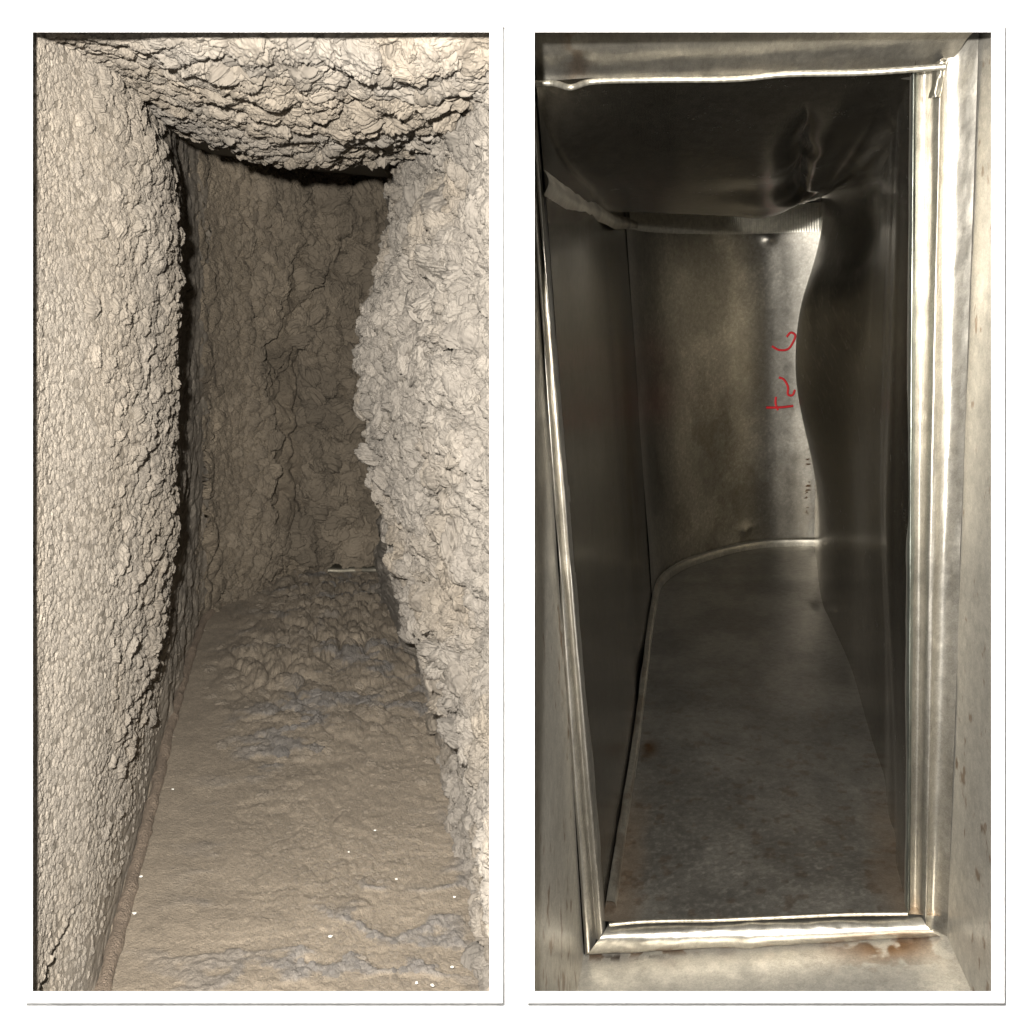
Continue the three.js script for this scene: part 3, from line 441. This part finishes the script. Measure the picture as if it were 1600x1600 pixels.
  rim('rim_fold', 'right folded rim of the mouth with a ridged edge', [[0.131, -0.336, 0.02], [0.130, -0.336, 0.0], [0.1345, -0.337, 0.010], [0.1375, -0.338, 0.012], [0.1400, -0.339, 0.001], [0.1425, -0.340, -0.003], [0.1450, -0.341, 0.002], [0.149, -0.343, 0.004], [0.158, -0.345, -0.004]], [[0.112, 0.277, 0.02], [0.111, 0.277, 0.0], [0.1155, 0.279, 0.010], [0.1205, 0.280, 0.012], [0.124, 0.281, 0.001], [0.127, 0.283, -0.003], [0.130, 0.285, 0.002], [0.136, 0.290, 0.002], [0.148, 0.303, -0.006]], 220, 80, 0.0007, (u, v, out) => { if (u > 0.10 && u < 0.36) { out[1] *= 0.66; out[2] *= 0.74; out[3] *= 0.74; } });
  rim('rim_fold', 'bottom folded rim, bright and slanting', [[-0.099, -0.362, 0.035], [-0.100, -0.360, 0.012], [-0.1005, -0.3575, 0.0], [-0.104, -0.361, -0.008], [-0.109, -0.3675, -0.010], [-0.116, -0.380, -0.006], [-0.119, -0.3855, 0.002]], [[0.135, -0.343, 0.035], [0.136, -0.336, 0.012], [0.139, -0.3285, 0.0], [0.142, -0.331, -0.008], [0.146, -0.335, -0.010], [0.152, -0.341, -0.006], [0.156, -0.345, 0.002]], 140, 60, 0.0009, (u, v, out) => { rustIn(out, 0.8 * ss(0.72, 0.95, u) * ss(0.05, 0.3, fbm(v * 22, u * 6, 3, 781)) + 0.35 * ss(0.35, 0.1, u) * ss(0, 0.3, fbm(v * 12, u * 5, 3, 782))); });
  rim('rim_fold', 'top rim, a flat grey strip', [[-0.141, 0.292, 0.04], [-0.141, 0.2905, 0.018], [-0.141, 0.2925, 0.014], [-0.141, 0.297, 0.010], [-0.141, 0.306, -0.008], [-0.141, 0.314, -0.022], [-0.141, 0.3175, -0.028]], [[0.132, 0.277, 0.04], [0.132, 0.2755, 0.018], [0.132, 0.2775, 0.014], [0.134, 0.281, 0.010], [0.138, 0.288, -0.004], [0.141, 0.2935, -0.014], [0.145, 0.2965, -0.020]], 120, 50, 0.0006, (u, v, out) => { rustIn(out, 0.5 * gauss(v - 0.12, 0.03) * ss(-0.1, 0.2, fbm(u * 6, v * 40, 2, 783))); });
  // the collar: four plates from the rims out to the board
  const collar = (label, nu, nv, P, paint) => surface('collar_plate', collarMat, C, nu * 3, nv * 3, P, (u, v, x, y, d, a, b, out) => { out[0] = 0.0012 * fbm(a * 8, b * 5, 3, 791); shade(out, 1.0 + 0.06 * fbm(a * 18, b * 12, 4, 792) + 0.06 * fbm(a * 200, b * 200, 2, 793), 0.60, 0.58, 0.54); if (paint) paint(a, b, out); }, 1, label);
  const rustSpots = (k, seedNo) => (a, b, out) => rustIn(out, 0.7 * ss(k, k + 0.2, fbm(a * 110, b * 80, 5, seedNo) + 0.5 * fbm(a * 9, b * 7, 2, seedNo + 3) - 0.1));
  collar('left collar plate', 60, 120, (u, v) => { const y = lerp(-0.40, 0.345, v), x = lerp(-0.1195, -0.1455, (v)), d0 = C.mouth(x, y, 0.038), d = lerp(d0, 0.002, u), e = C.edge(px(832), 0)[0] + (y - C.edge(px(832), 0)[1]) * (C.edge(px(832), 0.2)[0] - C.edge(px(832), 0)[0]) / (C.edge(px(832), 0.2)[1] - C.edge(px(832), 0)[1]); return [lerp(e, x, ss(0, 0.5, u)), y, d, d, y]; }, rustSpots(0.36, 801));
  collar('right collar plate', 70, 160, (u, v) => { const y = lerp(-0.38, 0.33, v), x = lerp(0.1585, 0.1475, v) + 0.0, d0 = C.mouth(x, y, 0.038), d = lerp(d0, 0.002, u); return [x + 0.006 * (1 - u), y, d, d, y]; }, rustSpots(0.31, 803));
  collar('bottom collar plate with a rust patch', 160, 70, (u, v) => { const x = lerp(-0.13, 0.175, u), y = lerp(-0.387, -0.342, (x + 0.119) / 0.273), d0 = C.mouth(x, y, 0.038), d = lerp(d0, 0.004, v); return [x, y, d, x, d]; }, (a, b, out) => { rustIn(out, 0.95 * ss(-0.12, 0.10, fbm(a * 45, b * 45, 4, 805) + 0.05) * gauss(a - 0.115, 0.038) * gauss(b + 0.012, 0.022) + 0.8 * ss(0.1, 0.25, fbm(a * 90, b * 60, 3, 806)) * gauss(b - 0.002, 0.006)); const stamp = gauss(a + 0.085, 0.022) * gauss(b + 0.003, 0.0045) * ss(0.0, 0.15, vnoise(a * 260, b * 200, 8)); out[1] *= 1 - 0.85 * stamp; out[2] *= 1 - 0.88 * stamp; out[3] *= 1 - 0.9 * stamp; });
  collar('top collar plate', 100, 20, (u, v) => { const x = lerp(-0.15, 0.16, u), y = lerp(0.3185, 0.297, (x + 0.14) / 0.286), d0 = C.mouth(x, y, 0.038), d = lerp(d0, -0.021, v), e0 = C.edge(px(900), py(46)), e1 = C.edge(px(1500), py(46)); return [x, lerp(lerp(e0[1], e1[1], (x - e0[0]) / (e1[0] - e0[0])), y, v), d, x, d]; });
  // torn tab at the upper right corner of the mouth
  surface('torn_tab', rimMat, C, 30, 24, (u, v) => { const a = u * Math.PI * 1.1; return [0.1275 - 0.0034 * Math.cos(a) - 0.004 * v, 0.281 - 0.019 * v + 0.003 * Math.sin(v * 5), -0.004 - 0.006 * Math.sin(a), u * 0.02, v * 0.02]; }, (u, v, x, y, d, a, b, out) => { out[0] = 0.001 * fbm(u * 6, v * 6, 2, 811); shade(out, 1.0, 0.5, 0.48, 0.42); }, 1, 'small curled tab at the upper right corner');
  boxSheet('added_light_shield', C, -0.172, 0.32, -0.42, -0.41, 0.05, 1.4, sheetMat); boxSheet('added_light_shield', C, -0.172, 0.32, 0.36, 0.37, 0.06, 1.4, sheetMat);  // added shell round this duct too, only to block stray light
  boxSheet('added_light_shield', C, -0.172, -0.165, -0.408, 0.358, 0.04, 1.4, sheetMat); boxSheet('added_light_shield', C, 0.31, 0.32, -0.408, 0.358, 0.04, 1.4, sheetMat); boxSheet('added_light_shield', C, -0.163, 0.308, -0.408, 0.358, 1.38, 1.39, sheetMat);
}

// glowing face of the added fill panel, out of view
{
  const face = mesh('added_fill_panel', new THREE.BoxGeometry(0.57, 0.57, 0.02), new THREE.MeshStandardMaterial({ name: 'fill_panel_glow', color: 0xffffff, emissive: new THREE.Color(1, 0.97, 0.93), emissiveIntensity: 1 }), null, 'square glowing fill panel added behind and left of the camera');
  face.position.set(...FILL_PANEL); face.lookAt(0.05, 0, -0.3); face.translateZ(-0.012); face.userData.category = 'lamp'; face.castShadow = false;
}
// the lamp that lights the picture: a small bright bulb beside the camera
{
  const bulb = mesh('flash_lamp', new THREE.SphereGeometry(0.009, 24, 16), new THREE.MeshStandardMaterial({ name: 'lamp_glow', color: 0xffffff, emissive: new THREE.Color(1, 0.95, 0.87), emissiveIntensity: 4 }), null, 'small glowing lamp just above and left of the camera');
  bulb.position.set(...FLASH); bulb.userData.category = 'lamp'; bulb.castShadow = false;
}
renderer.render(scene, camera);
